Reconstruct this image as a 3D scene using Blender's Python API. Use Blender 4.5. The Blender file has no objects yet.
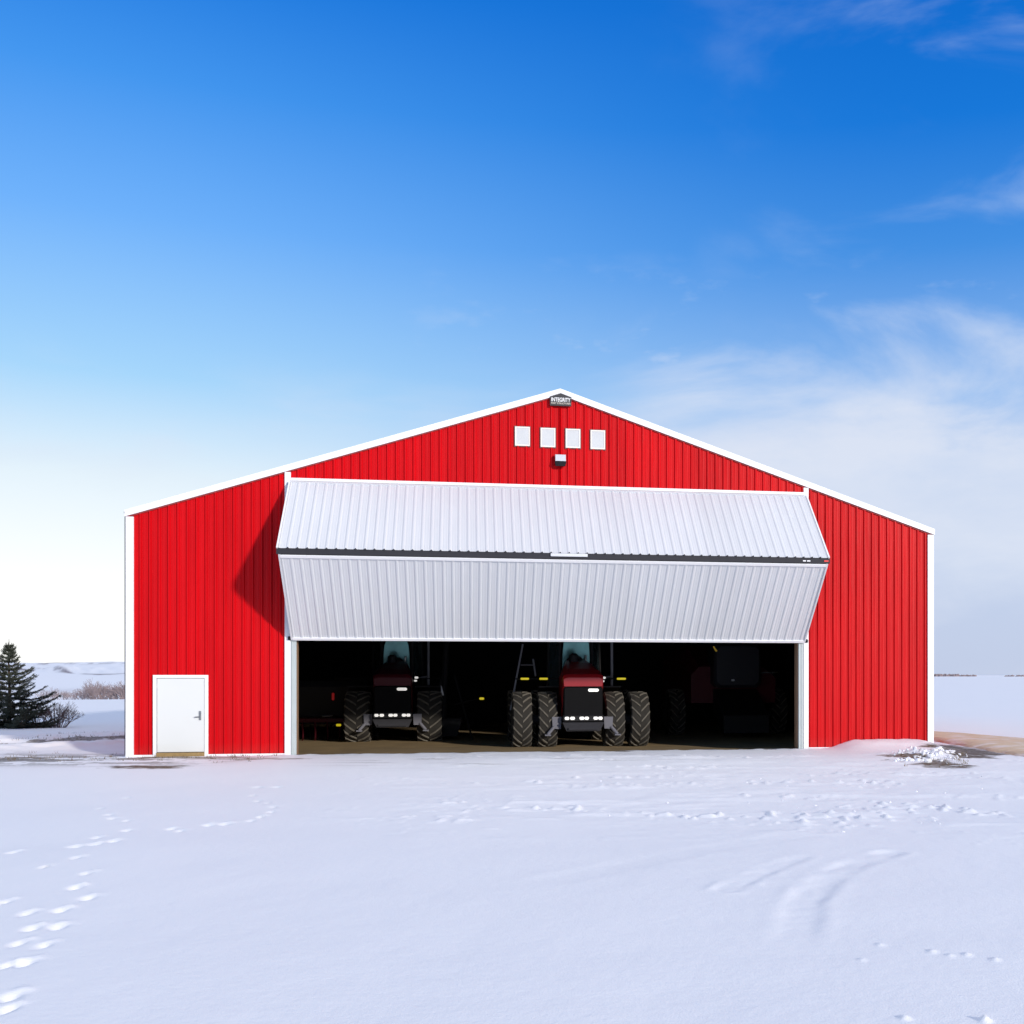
import bpy, math, random
import numpy as np
from mathutils import Vector, Matrix
random.seed(7)
S = bpy.context.scene
C = S.collection
TH = math.radians(10.4); CT, ST = math.cos(TH), math.sin(TH)
OX, OY = -3.411, 32.75                 # barn front centre on the ground
EYE, F, CX, CY = 2.1, 1200.0, 685.0, 675.0

def uv2w(u, v): return OX + u*CT - v*ST, OY + u*ST + v*CT
def gp(px, py, z=0.0):                 # a spot on the level yard, in metres
    Y = (EYE - z)*F/(py - CY); return (px - CX)/F*Y, Y
def w2uv(x, y):
    dx, dy = x - OX, y - OY
    return dx*CT + dy*ST, -dx*ST + dy*CT

# ------------------------------------------------------------------ materials
def mat(name, col, rough=0.6, metal=0.0, var=0.08, scale=3.0, bump=0.0, bscale=60.0, emit=None, estr=0.0, stretch=(1, 1, 1), spec=0.5, dirt=None):
    m = bpy.data.materials.new(name); m.use_nodes = True
    nt = m.node_tree; N = nt.nodes; L = nt.links
    b = N['Principled BSDF']
    b.inputs['Roughness'].default_value = rough
    b.inputs['Metallic'].default_value = metal
    b.inputs['Specular IOR Level'].default_value = spec
    tc = N.new('ShaderNodeTexCoord'); mp = N.new('ShaderNodeMapping'); mp.inputs['Scale'].default_value = stretch
    L.new(tc.outputs['Object'], mp.inputs['Vector'])
    n = N.new('ShaderNodeTexNoise'); n.inputs['Scale'].default_value = scale; n.inputs['Detail'].default_value = 5
    L.new(mp.outputs['Vector'], n.inputs['Vector'])
    mx = N.new('ShaderNodeMix'); mx.data_type = 'RGBA'
    c = Vector(col[:3])
    mx.inputs['A'].default_value = (*(c*(1-var)), 1); mx.inputs['B'].default_value = (*(c*(1+var)), 1)
    L.new(n.outputs['Fac'], mx.inputs['Factor'])
    out = mx.outputs['Result']
    if dirt:                           # grime splashed up from the ground, a real stain
        sx = N.new('ShaderNodeSeparateXYZ'); L.new(tc.outputs['Object'], sx.inputs[0])
        mr = N.new('ShaderNodeMapRange'); mr.inputs['From Min'].default_value = dirt[1]; mr.inputs['From Max'].default_value = 0.0
        mr.inputs['To Min'].default_value = 0; mr.inputs['To Max'].default_value = dirt[2]
        L.new(sx.outputs['Z'], mr.inputs['Value'])
        n3 = N.new('ShaderNodeTexNoise'); n3.inputs['Scale'].default_value = 6; n3.inputs['Detail'].default_value = 6
        L.new(tc.outputs['Object'], n3.inputs['Vector'])
        mu = N.new('ShaderNodeMath'); mu.operation = 'MULTIPLY'; L.new(mr.outputs[0], mu.inputs[0]); L.new(n3.outputs['Fac'], mu.inputs[1])
        m2 = N.new('ShaderNodeMix'); m2.data_type = 'RGBA'; L.new(mu.outputs[0], m2.inputs['Factor'])
        L.new(out, m2.inputs['A']); m2.inputs['B'].default_value = (*dirt[0], 1); out = m2.outputs['Result']
    L.new(out, b.inputs['Base Color'])
    if bump:
        n2 = N.new('ShaderNodeTexNoise'); n2.inputs['Scale'].default_value = bscale; n2.inputs['Detail'].default_value = 4
        L.new(mp.outputs['Vector'], n2.inputs['Vector'])
        bp = N.new('ShaderNodeBump'); bp.inputs['Strength'].default_value = bump; bp.inputs['Distance'].default_value = 0.02
        L.new(n2.outputs['Fac'], bp.inputs['Height']); L.new(bp.outputs[0], b.inputs['Normal'])
    if emit:
        b.inputs['Emission Color'].default_value = (*emit, 1); b.inputs['Emission Strength'].default_value = estr
    return m

M = {}
M['red'] = mat('red_steel', (0.53, 0.0016, 0.0050), 0.42, 0, 0.20, 0.9, 0.35, 1.6, stretch=(6, 1, 0.5), spec=0.14, dirt=((0.35, 0.12, 0.10), 0.35, 0.25))
M['white'] = mat('white_trim', (0.80, 0.80, 0.81), 0.45, 0, 0.03, 2)
M['door_white'] = mat('white_door_paint', (0.66, 0.68, 0.665), 0.4, 0, 0.02, 2, dirt=((0.5, 0.4, 0.3), 0.35, 0.3))
M['panel'] = mat('pale_grey_steel', (0.615, 0.63, 0.655), 0.42, 0, 0.05, 0.7, 0.22, 1.4, stretch=(4, 1, 1))
M['gap'] = mat('black_weather_seal', (0.012, 0.012, 0.018), 0.7)
M['jamb'] = mat('grey_green_track', (0.42, 0.47, 0.47), 0.5)
M['wood'] = mat('raw_timber', (0.24, 0.14, 0.08), 0.8, 0, 0.3, 8, stretch=(1, 1, 0.1))
M['sill'] = mat('tan_wood_sill', (0.30, 0.20, 0.08), 0.8, 0, 0.3, 12)
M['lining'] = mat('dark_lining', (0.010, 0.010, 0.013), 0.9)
M['roof'] = mat('white_roof_steel', (0.75, 0.76, 0.78), 0.4)
M['conc'] = mat('concrete', (0.32, 0.30, 0.27), 0.9, 0, 0.2, 5, 0.3)
M['floor'] = mat('packed_earth_floor', (0.30, 0.205, 0.090), 0.95, 0, 0.35, 1.3, 0.6, 12)
M['window'] = mat('frosted_pane', (0.56, 0.57, 0.57), 0.25)
M['wframe'] = mat('cream_window_frame', (0.76, 0.72, 0.64), 0.5)
M['steel'] = mat('dull_steel', (0.30, 0.31, 0.32), 0.35, 0.8)
M['sign_black'] = mat('sign_black', (0.025, 0.025, 0.027), 0.6)
M['sign_white'] = mat('sign_white', (0.8, 0.8, 0.78), 0.6)
M['sign_grey'] = mat('sign_tan', (0.55, 0.50, 0.42), 0.6)
M['lamp_grey'] = mat('lamp_grey', (0.55, 0.57, 0.60), 0.4)
M['black'] = mat('black_plastic', (0.009, 0.009, 0.011), 0.6, spec=0.25)
M['rubber'] = mat('dusty_rubber', (0.020, 0.0175, 0.014), 0.9, 0, 0.35, 6, 0.3, 40)
M['lug'] = mat('worn_lug_rubber', (0.125, 0.113, 0.092), 0.85, 0, 0.3, 9)
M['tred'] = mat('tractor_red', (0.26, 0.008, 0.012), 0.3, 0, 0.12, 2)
M['dred'] = mat('shaded_red_paint', (0.07, 0.005, 0.011), 0.45, 0, 0.15, 2, spec=0.2)  # darker copy of the tractor red; shed shade put into the colour
M['rim'] = mat('dark_rim_paint', (0.05, 0.05, 0.05), 0.6)
M['cast'] = mat('cast_grey', (0.022, 0.022, 0.028), 0.85, 0, 0.2, 8)
M['grille'] = mat('black_grille', (0.004, 0.004, 0.005), 0.7, spec=0.12)
M['glass'] = mat('teal_tinted_glass', (0.10, 0.235, 0.235), 0.22, 0.6, 0.5, 2.2)
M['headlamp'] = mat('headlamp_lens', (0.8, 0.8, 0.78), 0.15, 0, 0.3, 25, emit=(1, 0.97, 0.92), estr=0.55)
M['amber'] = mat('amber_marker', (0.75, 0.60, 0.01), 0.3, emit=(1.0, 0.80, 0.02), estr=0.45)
M['redref'] = mat('red_reflector', (0.6, 0.02, 0.02), 0.3, emit=(1, 0.03, 0.03), estr=0.10)  # faint glow stands in for light thrown back
M['pole'] = mat('grey_pipe', (0.14, 0.145, 0.17), 0.5, 0.2)
M['yellow'] = mat('yellow_handle', (0.75, 0.50, 0.03), 0.5)
M['bark'] = mat('spruce_bark', (0.07, 0.05, 0.035), 0.95)
M['needle'] = mat('spruce_needles', (0.047, 0.055, 0.036), 0.8, 0, 0.55, 2.5)
M['twig'] = mat('bare_twigs', (0.15, 0.11, 0.10), 0.9, 0, 0.2)
M['twig2'] = mat('pale_bare_twigs', (0.28, 0.22, 0.22), 0.9, 0, 0.2)
M['straw'] = mat('straw_grass', (0.17, 0.125, 0.07), 0.9, 0, 0.3)
M['chunk'] = mat('snow_lump', (0.80, 0.80, 0.83), 0.7, 0, 0.08, 6, 0.5, 20)

def sheet_tone(m, amt):
    nt = m.node_tree; N = nt.nodes; L = nt.links; b = N['Principled BSDF']; src = b.inputs['Base Color'].links[0].from_socket
    tc = N.new('ShaderNodeTexCoord'); sx = N.new('ShaderNodeSeparateXYZ'); L.new(tc.outputs['Object'], sx.inputs[0])
    d = N.new('ShaderNodeMath'); d.operation = 'DIVIDE'; L.new(sx.outputs['X'], d.inputs[0]); d.inputs[1].default_value = 0.9144
    f = N.new('ShaderNodeMath'); f.operation = 'FLOOR'; L.new(d.outputs[0], f.inputs[0])
    w = N.new('ShaderNodeTexWhiteNoise'); w.noise_dimensions = '1D'; L.new(f.outputs[0], w.inputs['W'])
    mr = N.new('ShaderNodeMapRange'); L.new(w.outputs['Value'], mr.inputs['Value']); mr.inputs['To Min'].default_value = 1-amt; mr.inputs['To Max'].default_value = 1+amt
    vm = N.new('ShaderNodeVectorMath'); vm.operation = 'SCALE'; L.new(src, vm.inputs[0]); L.new(mr.outputs[0], vm.inputs['Scale']); L.new(vm.outputs[0], b.inputs['Base Color'])
sheet_tone(M['red'], 0.07); sheet_tone(M['panel'], 0.025)
# ------------------------------------------------------------------ mesh builder
class MB:
    def __init__(s): s.v = []; s.f = []; s.m = []
    def add(s, vs, fs, mi=0):
        o = len(s.v); s.v += [tuple(p) for p in vs]
        for f in fs: s.f.append([i+o for i in f]); s.m.append(mi)
    def box(s, a, b, mi=0, T=None, bev=0.0):
        x0, y0, z0 = a; x1, y1, z1 = b
        if bev:
            return s.bevbox(a, b, bev, mi, T)
        vs = [(x0,y0,z0),(x1,y0,z0),(x1,y1,z0),(x0,y1,z0),(x0,y0,z1),(x1,y0,z1),(x1,y1,z1),(x0,y1,z1)]
        if T: vs = [T @ Vector(p) for p in vs]
        s.add(vs, [(0,3,2,1),(4,5,6,7),(0,1,5,4),(1,2,6,5),(2,3,7,6),(3,0,4,7)], mi)
    def bevbox(s, a, b, r, mi=0, T=None):
        x0, y0, z0 = a; x1, y1, z1 = b      # chamfered in x/z outline
        pl = [(x0+r,z0),(x1-r,z0),(x1,z0+r),(x1,z1-r),(x1-r,z1),(x0+r,z1),(x0,z1-r),(x0,z0+r)]
        sec = []
        for (y, k) in ((y0, r*0.6), (y0+r*0.6, 0), (y1-r*0.6, 0), (y1, r*0.6)):
            cx, cz = (x0+x1)/2, (z0+z1)/2
            fx = 1 - 2*k/(x1-x0); fz = 1 - 2*k/(z1-z0)
            sec.append([(cx+(x-cx)*fx, y, cz+(z-cz)*fz) for x, z in pl])
        if T: sec = [[T @ Vector(p) for p in q] for q in sec]
        s.loft(sec, mi)
    def loft(s, secs, mi=0, cap=True):
        n = len(secs[0]); vs = [p for q in secs for p in q]; fs = []
        for k in range(len(secs)-1):
            for i in range(n):
                j = (i+1) % n
                fs.append((k*n+i, k*n+j, (k+1)*n+j, (k+1)*n+i))
        if cap:
            fs.append(tuple(range(n-1, -1, -1))); fs.append(tuple((len(secs)-1)*n+i for i in range(n)))
        s.add(vs, fs, mi)
    def tube(s, p0, p1, r0, r1=None, n=8, mi=0):
        r1 = r0 if r1 is None else r1
        p0 = Vector(p0); p1 = Vector(p1); d = (p1-p0)
        if d.length < 1e-6: return
        d.normalize(); a = d.orthogonal().normalized(); b = d.cross(a)
        q = [[p + (a*math.cos(t)+b*math.sin(t))*r for t in [2*math.pi*i/n for i in range(n)]] for p, r in ((p0, r0), (p1, r1))]
        s.loft(q, mi)
    def path(s, pts, r, n=6, mi=0):
        for a, b in zip(pts, pts[1:]): s.tube(a, b, r, r, n, mi)
    def prism(s, poly, v0, v1, mi=0):   # poly in (u,z), extruded along v
        s.loft([[(u, v0, z) for u, z in poly], [(u, v1, z) for u, z in poly]], mi)
    def lathe(s, prof, n=40, mi=0):     # prof [(x, r)], axis = x
        secs = [[(x, r*math.cos(2*math.pi*i/n), r*math.sin(2*math.pi*i/n)) for i in range(n)] for x, r in prof]
        s.loft(secs, mi)
    def build(s, name, m, parent=None, smooth=False, loc=None):
        me = bpy.data.meshes.new(name); me.from_pydata(s.v, [], s.f)
        ms = m if isinstance(m, (list, tuple)) else [m]
        for k in ms: me.materials.append(M[k] if isinstance(k, str) else k)
        if len(ms) > 1: me.polygons.foreach_set('material_index', s.m)
        if smooth: me.polygons.foreach_set('use_smooth', [True]*len(me.polygons))
        me.validate(); me.update()
        import bmesh
        bm = bmesh.new(); bm.from_mesh(me); bmesh.ops.recalc_face_normals(bm, faces=bm.faces); bm.to_mesh(me); bm.free()
        o = bpy.data.objects.new(name, me); C.objects.link(o)
        if parent: o.parent = parent
        if loc: o.location = loc
        return o

def tag(o, label=None, cat=None, group=None, kind=None):
    if label: o['label'] = label
    if cat: o['category'] = cat
    if group: o['group'] = group
    if kind: o['kind'] = kind
    return o
def empty(name, loc=(0, 0, 0), rz=0.0, parent=None):
    o = bpy.data.objects.new(name, None); C.objects.link(o); o.location = loc; o.rotation_euler = (0, 0, rz)
    o.empty_display_size = 0.3
    if parent: o.parent = parent
    return o
def at(u, v, z=0):
    x, y = uv2w(u, v); return (x, y, z)

# ------------------------------------------------------------------ value noise
def vn(x, y, seed=0):
    xi = np.floor(x).astype(np.int64); yi = np.floor(y).astype(np.int64)
    xf = x-xi; yf = y-yi
    xf = xf*xf*xf*(xf*(xf*6-15)+10); yf = yf*yf*yf*(yf*(yf*6-15)+10)
    def h(a, b):
        n = (a*374761393 + b*668265263 + seed*974634777) & 0xffffffff
        n = ((n ^ (n >> 13))*1274126177) & 0xffffffff
        n = ((n ^ (n >> 16))*2246822519) & 0xffffffff
        return ((n ^ (n >> 15)) & 0xffff)/65535.0
    return (h(xi, yi)*(1-xf)+h(xi+1, yi)*xf)*(1-yf)+(h(xi, yi+1)*(1-xf)+h(xi+1, yi+1)*xf)*yf
def fbm(x, y, seed=0, o=4):
    t = 0; a = 0.5
    for k in range(o):
        t = t + a*(vn(x, y, seed+k)-0.5); x = x*2.03+13.1; y = y*2.03-7.7; a *= 0.5
    return t
def sst(a, b, x): t = np.clip((x-a)/(b-a), 0, 1); return t*t*(3-2*t)
def seg(x, y, p, q):
    px, py = p; qx, qy = q; dx, dy = qx-px, qy-py; l2 = dx*dx+dy*dy
    t = np.clip(((x-px)*dx+(y-py)*dy)/l2, 0, 1)
    return np.hypot(x-px-t*dx, y-py-t*dy), t
def pline(x, y, pts):
    d = None
    for a, b in zip(pts, pts[1:]):
        e, _ = seg(x, y, a, b); d = e if d is None else np.minimum(d, e)
    return d

FEET = [(5,902,10),(27,913,14),(60,910,16),(31,928,16),(58,926,20),(18,943,14),(43,945,15),(25,962,20),(5,965,12),(10,996,22),(8,1008,18),
        (75,888,14),(88,898,16),(76,860,9),(86,875,9),(97,839,10),(75,848,18),(95,846,16),(113,843,14),(126,832,10),(127,822,7),(109,816,9),(101,809,8),
        (112,820,8),(127,798,6),(13,853,14),(44,869,6),(171,830,10),(180,832,8),(208,826,14),(225,825,14),(251,822,10),(261,818,8),(271,813,8),(274,808,8),
        (268,804,6),(258,802,7),(254,796,6),(258,787,14),(278,787,16)]
def height(x, y):
    r = np.hypot(x, y); u, v = w2uv(x, y)
    z = 0.10*fbm(x/6, y/6, 3, 3)*sst(3, 14, r) + 0.020*fbm(x/1.1, y/1.6, 11, 3) + 0.005*fbm(x/0.22, y/0.3, 19, 3)
    near_b = np.exp(-(np.clip(-v, 0, 99)/1.6)**2)*(v < 0.3)
    z = z*(1-0.75*near_b*(np.abs(u) < 12))
    # wind crust and plough crumbs across the yard in front of the opening
    band = sst(14, 19, y)*(1-sst(30.5, 32.5, y))*sst(-8, -1, x+0.15*(y-20))
    z += band*(0.050*np.clip(fbm(x/1.3, y/0.55, 31, 4)*2+0.02, 0, 1) + 0.03*fbm(x/3, y/0.9, 41, 2))
    cr = np.clip(vn(x/0.13, y/0.16, 51)-0.68, 0, 1)*np.clip(fbm(x/1.8, y/0.9, 61, 2)*4+0.1, 0, 1)
    z += 0.20*band*cr
    for px, py, w in FEET:
        X, Y = gp(px, py)
        a = w/F*Y*0.33; b = 0.10
        k = (np.abs(x-X) < 1.2) & (np.abs(y-Y) < 1.2)
        dx = (x[k]-X)/a; dy = (y[k]-Y)/b
        q = dx*dx+dy*dy
        n = fbm(x[k]/0.08, y[k]/0.08, 71, 2)
        z[k] += -0.050*np.exp(-q*1.1)*(1+1.2*n) + 0.022*np.exp(-(dx*dx/1.4+((y[k]-Y-0.16)/0.07)**2))*(1+2.5*n)
    # ruts
    def rut(pts, w, dep, rim=0.5):
        d = pline(x, y, pts); j = 1+0.8*fbm(x/0.3, y/0.3, 81, 2)
        return -dep*np.exp(-(d/w)**4)*j + rim*dep*np.exp(-((d-w*1.5)/(w*0.5))**2)*(1+2.5*fbm(x/0.25, y/0.4, 83, 3))
    a = [gp(*p) for p in ((890,852),(850,866),(822,884),(803,905),(797,930),(794,950))]
    b = [gp(*p) for p in ((800,858),(770,870),(740,884),(728,891))]
    z += (rut(a, 0.17, 0.011, 0.30) + rut(b, 0.13, 0.010, 0.40))*np.clip(0.9+3.5*fbm(x/0.5, y/0.6, 85, 3), 0, 1.6)*sst(9.0, 10.5, y)
    c = [gp(*p) for p in ((560,880),(700,850),(800,835))]
    z += rut(c, 0.25, 0.006, 0.2)
    for (px, py, h) in ((967,955,.03),(932,952,.03),(950,956,.02),(862,960,.02),(995,960,.03),(880,945,.02),(985,1020,.05),(905,1018,.03),(413,817,.04)):
        X, Y = gp(px, py); z += 0.8*h*np.exp(-(((x-X)/0.03)**2+((y-Y)/0.035)**2))
    # drift against the right bay
    d = sst(7.35, 8.5, u)*(1-sst(10.2, 11.15, u))
    z += 0.27*d*np.exp(-(np.clip(-v, 0, 99)/1.1)**2)*(1+0.5*fbm(x/0.8, y/0.8, 91, 3))
    # rubble bank by the right corner
    X, Y = gp(925, 757); z += 0.10*np.exp(-(((x-X)/1.0)**2+((y-Y)/0.9)**2))*(1+3*fbm(x/0.3, y/0.3, 95, 3))
    # ploughed ridges left of the barn
    for pts, w, h in (([(-24.5,29.8),(-17.7,34.5),(-15.2,38.6)],0.7,0.16), ([(-26,33.2),(-19.0,38.5),(-15,44)],0.5,0.14), ([(-26,36.5),(-20,42),(-15,47)],0.5,0.10)):
        d = pline(x, y, pts); z += h*np.exp(-(d/w)**2)*(1+1.2*fbm(x/0.5, y/0.5, 97, 3))
    # broad land: a dip behind, a coulee rise far left
    az = np.arctan2(x, np.maximum(y, 0.01))
    left = sst(-0.20, -0.42, az)
    z += left*(-1.1*sst(112, 150, r)*(1-sst(230, 420, r)))
    z += left*(2.6*sst(250, 520, r))
    crest = 12.8 + 3.6*fbm(az*45, r*0+3, 101, 4)
    z += left*(y > 0)*crest*0.62*sst(560, 900, r) + left*(y > 0)*2.2*np.exp(-((r-640)/60)**2)*(0.7+3.0*fbm(az*90, r/200, 105, 3))
    z += (1-left)*(0.6*fbm(x/90, y/90, 107, 2)*sst(80, 300, r) + 1.0*sst(700, 1500, r))
    # inside the barn the floor takes over
    ins = (u > -11.0) & (u < 10.68) & (v > 0.06) & (v < 24)
    z = np.where(ins, -0.5, z)
    # at the sill
    lip = (v < 0.06)*np.exp(-((v+0.15)/0.5)**2)*(np.abs(u) < 7.6)
    z += 0.03*lip*(0.6+2*fbm(x/0.35, y/0.35, 111, 2))
    return z

def build_ground():
    rr = list(np.geomspace(0.3, 3, 14)[:-1]) + list(np.geomspace(3, 20, 440)[:-1]) + list(np.arange(20, 60, 0.125)) + list(np.geomspace(60, 6000, 170))
    aa = list(np.radians(np.arange(-34, 21, 0.1))) + list(np.radians(np.arange(21, 326, 4.0)))
    r = np.array(rr); a = np.array(aa); nr, na = len(r), len(a)
    R, A = np.meshgrid(r, a, indexing='ij')
    X = (R*np.sin(A)).ravel(); Y = (R*np.cos(A)).ravel()
    Z = height(X, Y)
    u, v = w2uv(X, Y); az = np.arctan2(X, np.maximum(Y, .01)); rad = R.ravel()
    D = np.zeros_like(X)
    n1 = fbm(X/1.2, Y/0.5, 201, 4); n2 = fbm(X/0.35, Y/0.25, 211, 3); n3 = fbm(X/4, Y/2, 221, 2)
    def patch(px, py, wx, wy, s=1.0, sd=0):
        x0, y0 = gp(px, py); q = ((X-x0)/wx)**2+((Y-y0)/wy)**2
        return s*(q < 2.6)*sst(0.0, 1.0, (1.25-q)+2.2*n2+1.2*n1)
    D = np.maximum(D, patch(142, 767.8, 1.0, 0.55, 1.0))
    D = np.maximum(D, 0.8*patch(200, 759.0, 2.6, 0.9, 1.0)*sst(-0.22, 0.10, n1))
    D = np.maximum(D, patch(942, 765.5, 0.72, 0.80, 1.0))
    D = np.maximum(D, patch(912, 760, 0.8, 1.5, 0.9)*sst(-0.08, 0.08, n2))
    D = np.maximum(D, patch(957, 754, 0.80, 2.2, 1.0))
    D = np.maximum(D, 0.95*sst(0.85, 0.2, pline(X, Y, [gp(930, 745), gp(962, 749), gp(988, 754)])+1.0*n2)*(Y < 40)*(Y > 26))
    D = np.maximum(D, 0.8*sst(0.25, 0.0, pline(X, Y, [gp(880, 757.5), gp(900, 758)])+0.6*n2))
    # broken brown crust left of the barn
    t = sst(-26, -22, X)*(1-sst(-13.2, -9.5, X))*np.exp(-((Y-30.0-0.8*n3)/2.2)**2)
    D = np.maximum(D, 0.85*t*sst(0.0, 0.08, n1+0.6*n2+0.13))
    for pts, w, s in (([(-26,31.6),(-21,35.5),(-15.2,42.6)],0.45,.8), ([(-22,42.5),(-18,44.2),(-15,45)],0.35,.9), ([(-26,37.5),(-18,44)],0.3,.4)):
        D = np.maximum(D, s*(pline(X, Y, pts) < 2.2*w)*sst(0.0, 0.18, np.exp(-(pline(X, Y, pts)/w)**2)-0.50+n2*1.2+n1*0.8))
    # dark bits along the sill and thin grime in front of the opening
    D = np.maximum(D, 0.9*(np.abs(v+0.22) < 0.16)*(v < 0.05)*(np.abs(u) < 6.6)*sst(0.13, 0.22, fbm(X/0.8, Y/3, 231, 3)+0.6*n2))
    g = np.exp(-((v+3.0)/2.0)**2)*np.exp(-((u+1.0)/5.0)**4)
    D = np.maximum(D, 0.42*g*sst(0.0, 0.2, fbm(X/1.6, Y/0.45, 241, 4)))
    D = np.maximum(D, 0.07*np.exp(-((v+1.8)/2.6)**2)*(np.abs(u) < 12)*(0.7+n3))
    Sx = np.zeros_like(X)               # far scrub on the coulee sides
    left = sst(-0.20, -0.42, az)
    Sx = np.maximum(Sx, left*np.exp(-((rad-560-90*np.sin(az*75+1.0))/26)**2)*sst(-0.08, 0.12, fbm(az*160, rad/40, 251, 3)+0.05))
    Sx = np.maximum(Sx, 0.9*left*np.exp(-((rad-830)/40)**2)*sst(-0.05, 0.12, fbm(az*120, rad/40, 261, 3)))
    Sx = np.maximum(Sx, 0.22*left*np.exp(-((rad-260)/25)**2)*sst(0.0, 0.2, fbm(az*70, rad/30, 271, 3)))
    fs = []
    idx = np.arange(nr*na).reshape(nr, na)
    i0 = idx[:-1, :]; i1 = idx[1:, :]
    j0 = np.roll(i0, -1, axis=1); j1 = np.roll(i1, -1, axis=1)
    F4 = np.stack([i0, i1, j1, j0], -1).reshape(-1, 4)
    V = np.stack([X, Y, Z], -1)
    cen = len(V); V = np.vstack([V, [0, 0, float(Z[:na].mean())]])
    tri = np.stack([idx[0], np.roll(idx[0], -1), np.full(na, cen)], -1)
    me = bpy.data.meshes.new('snow_ground')
    nv, n4, n3_ = len(V), len(F4), len(tri)
    me.vertices.add(nv); me.vertices.foreach_set('co', V.astype(np.float32).ravel())
    loops = np.concatenate([F4.ravel(), tri.ravel()]).astype(np.int32)
    me.loops.add(len(loops)); me.loops.foreach_set('vertex_index', loops)
    me.polygons.add(n4+n3_)
    st = np.concatenate([np.arange(n4)*4, n4*4+np.arange(n3_)*3]).astype(np.int32)
    me.polygons.foreach_set('loop_start', st)
    me.polygons.foreach_set('use_smooth', np.ones(n4+n3_, dtype=bool))
    me.update(calc_edges=True); me.validate()
    for nm, arr in (('dirt', D), ('scrub', Sx)):
        at_ = me.attributes.new(nm, 'FLOAT', 'POINT'); at_.data.foreach_set('value', np.append(arr, 0).astype(np.float32))
    m = bpy.data.materials.new('snow_and_earth'); m.use_nodes = True
    N = m.node_tree.nodes; L = m.node_tree.links; b = N['Principled BSDF']
    b.inputs['Roughness'].default_value = 0.65; b.inputs['Specular IOR Level'].default_value = 0.25
    tc = N.new('ShaderNodeTexCoord')
    def noise(sc, det=5, stretch=(1, 1, 1)):
        mp = N.new('ShaderNodeMapping'); mp.inputs['Scale'].default_value = stretch; L.new(tc.outputs['Object'], mp.inputs[0])
        n = N.new('ShaderNodeTexNoise'); n.inputs['Scale'].default_value = sc; n.inputs['Detail'].default_value = det
        L.new(mp.outputs[0], n.inputs['Vector']); return n.outputs['Fac']
    def mix(f, A, B):
        x = N.new('ShaderNodeMix'); x.data_type = 'RGBA'
        for k, val in (('Factor', f), ('A', A), ('B', B)):
            if isinstance(val, tuple): x.inputs[k].default_value = (*val, 1)
            elif isinstance(val, float): x.inputs[k].default_value = val
            else: L.new(val, x.inputs[k])
        return x.outputs['Result']
    snow = mix(noise(0.35, 4), (0.845, 0.850, 0.880), (0.875, 0.875, 0.89))
    snow = mix(noise(9, 6), snow, (0.885, 0.885, 0.89))
    at1 = N.new('ShaderNodeAttribute'); at1.attribute_name = 'dirt'
    at2 = N.new('ShaderNodeAttribute'); at2.attribute_name = 'scrub'
    earth = mix(noise(5, 6), (0.045, 0.030, 0.014), (0.17, 0.120, 0.065))
    nz = noise(14, 6)
    ma = N.new('ShaderNodeMath'); ma.operation = 'MULTIPLY_ADD'; L.new(nz, ma.inputs[0]); ma.inputs[1].default_value = 0.9; ma.inputs[2].default_value = -0.45
    ad = N.new('ShaderNodeMath'); ad.operation = 'MULTIPLY_ADD'; L.new(ma.outputs[0], ad.inputs[0]); ad.inputs[1].default_value = 1.0
    L.new(at1.outputs['Fac'], ad.inputs[2]); ad.use_clamp = True
    mn = N.new('ShaderNodeMath'); mn.operation = 'MULTIPLY'; L.new(ad.outputs[0], mn.inputs[0])
    st2 = N.new('ShaderNodeMapRange'); st2.inputs['From Min'].default_value = 0.02; st2.inputs['From Max'].default_value = 0.35; L.new(at1.outputs['Fac'], st2.inputs['Value'])
    L.new(st2.outputs[0], mn.inputs[1])
    col = mix(mn.outputs[0], snow, earth)
    col = mix(at2.outputs['Fac'], col, (0.20, 0.16, 0.17))
    L.new(col, b.inputs['Base Color'])
    bp = N.new('ShaderNodeBump'); bp.inputs['Strength'].default_value = 0.22; bp.inputs['Distance'].default_value = 0.02
    L.new(noise(11, 6), bp.inputs['Height'])
    bp2 = N.new('ShaderNodeBump'); bp2.inputs['Strength'].default_value = 0.5; bp2.inputs['Distance'].default_value = 0.006
    L.new(noise(60, 3), bp2.inputs['Height']); L.new(bp.outputs[0], bp2.inputs['Normal']); L.new(bp2.outputs[0], b.inputs['Normal'])
    me.materials.append(m)
    o = bpy.data.objects.new('ground', me); C.objects.link(o); tag(o, kind='structure')
build_ground()

def hz(x, y): return float(height(np.array([float(x)]), np.array([float(y)]))[0])

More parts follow.
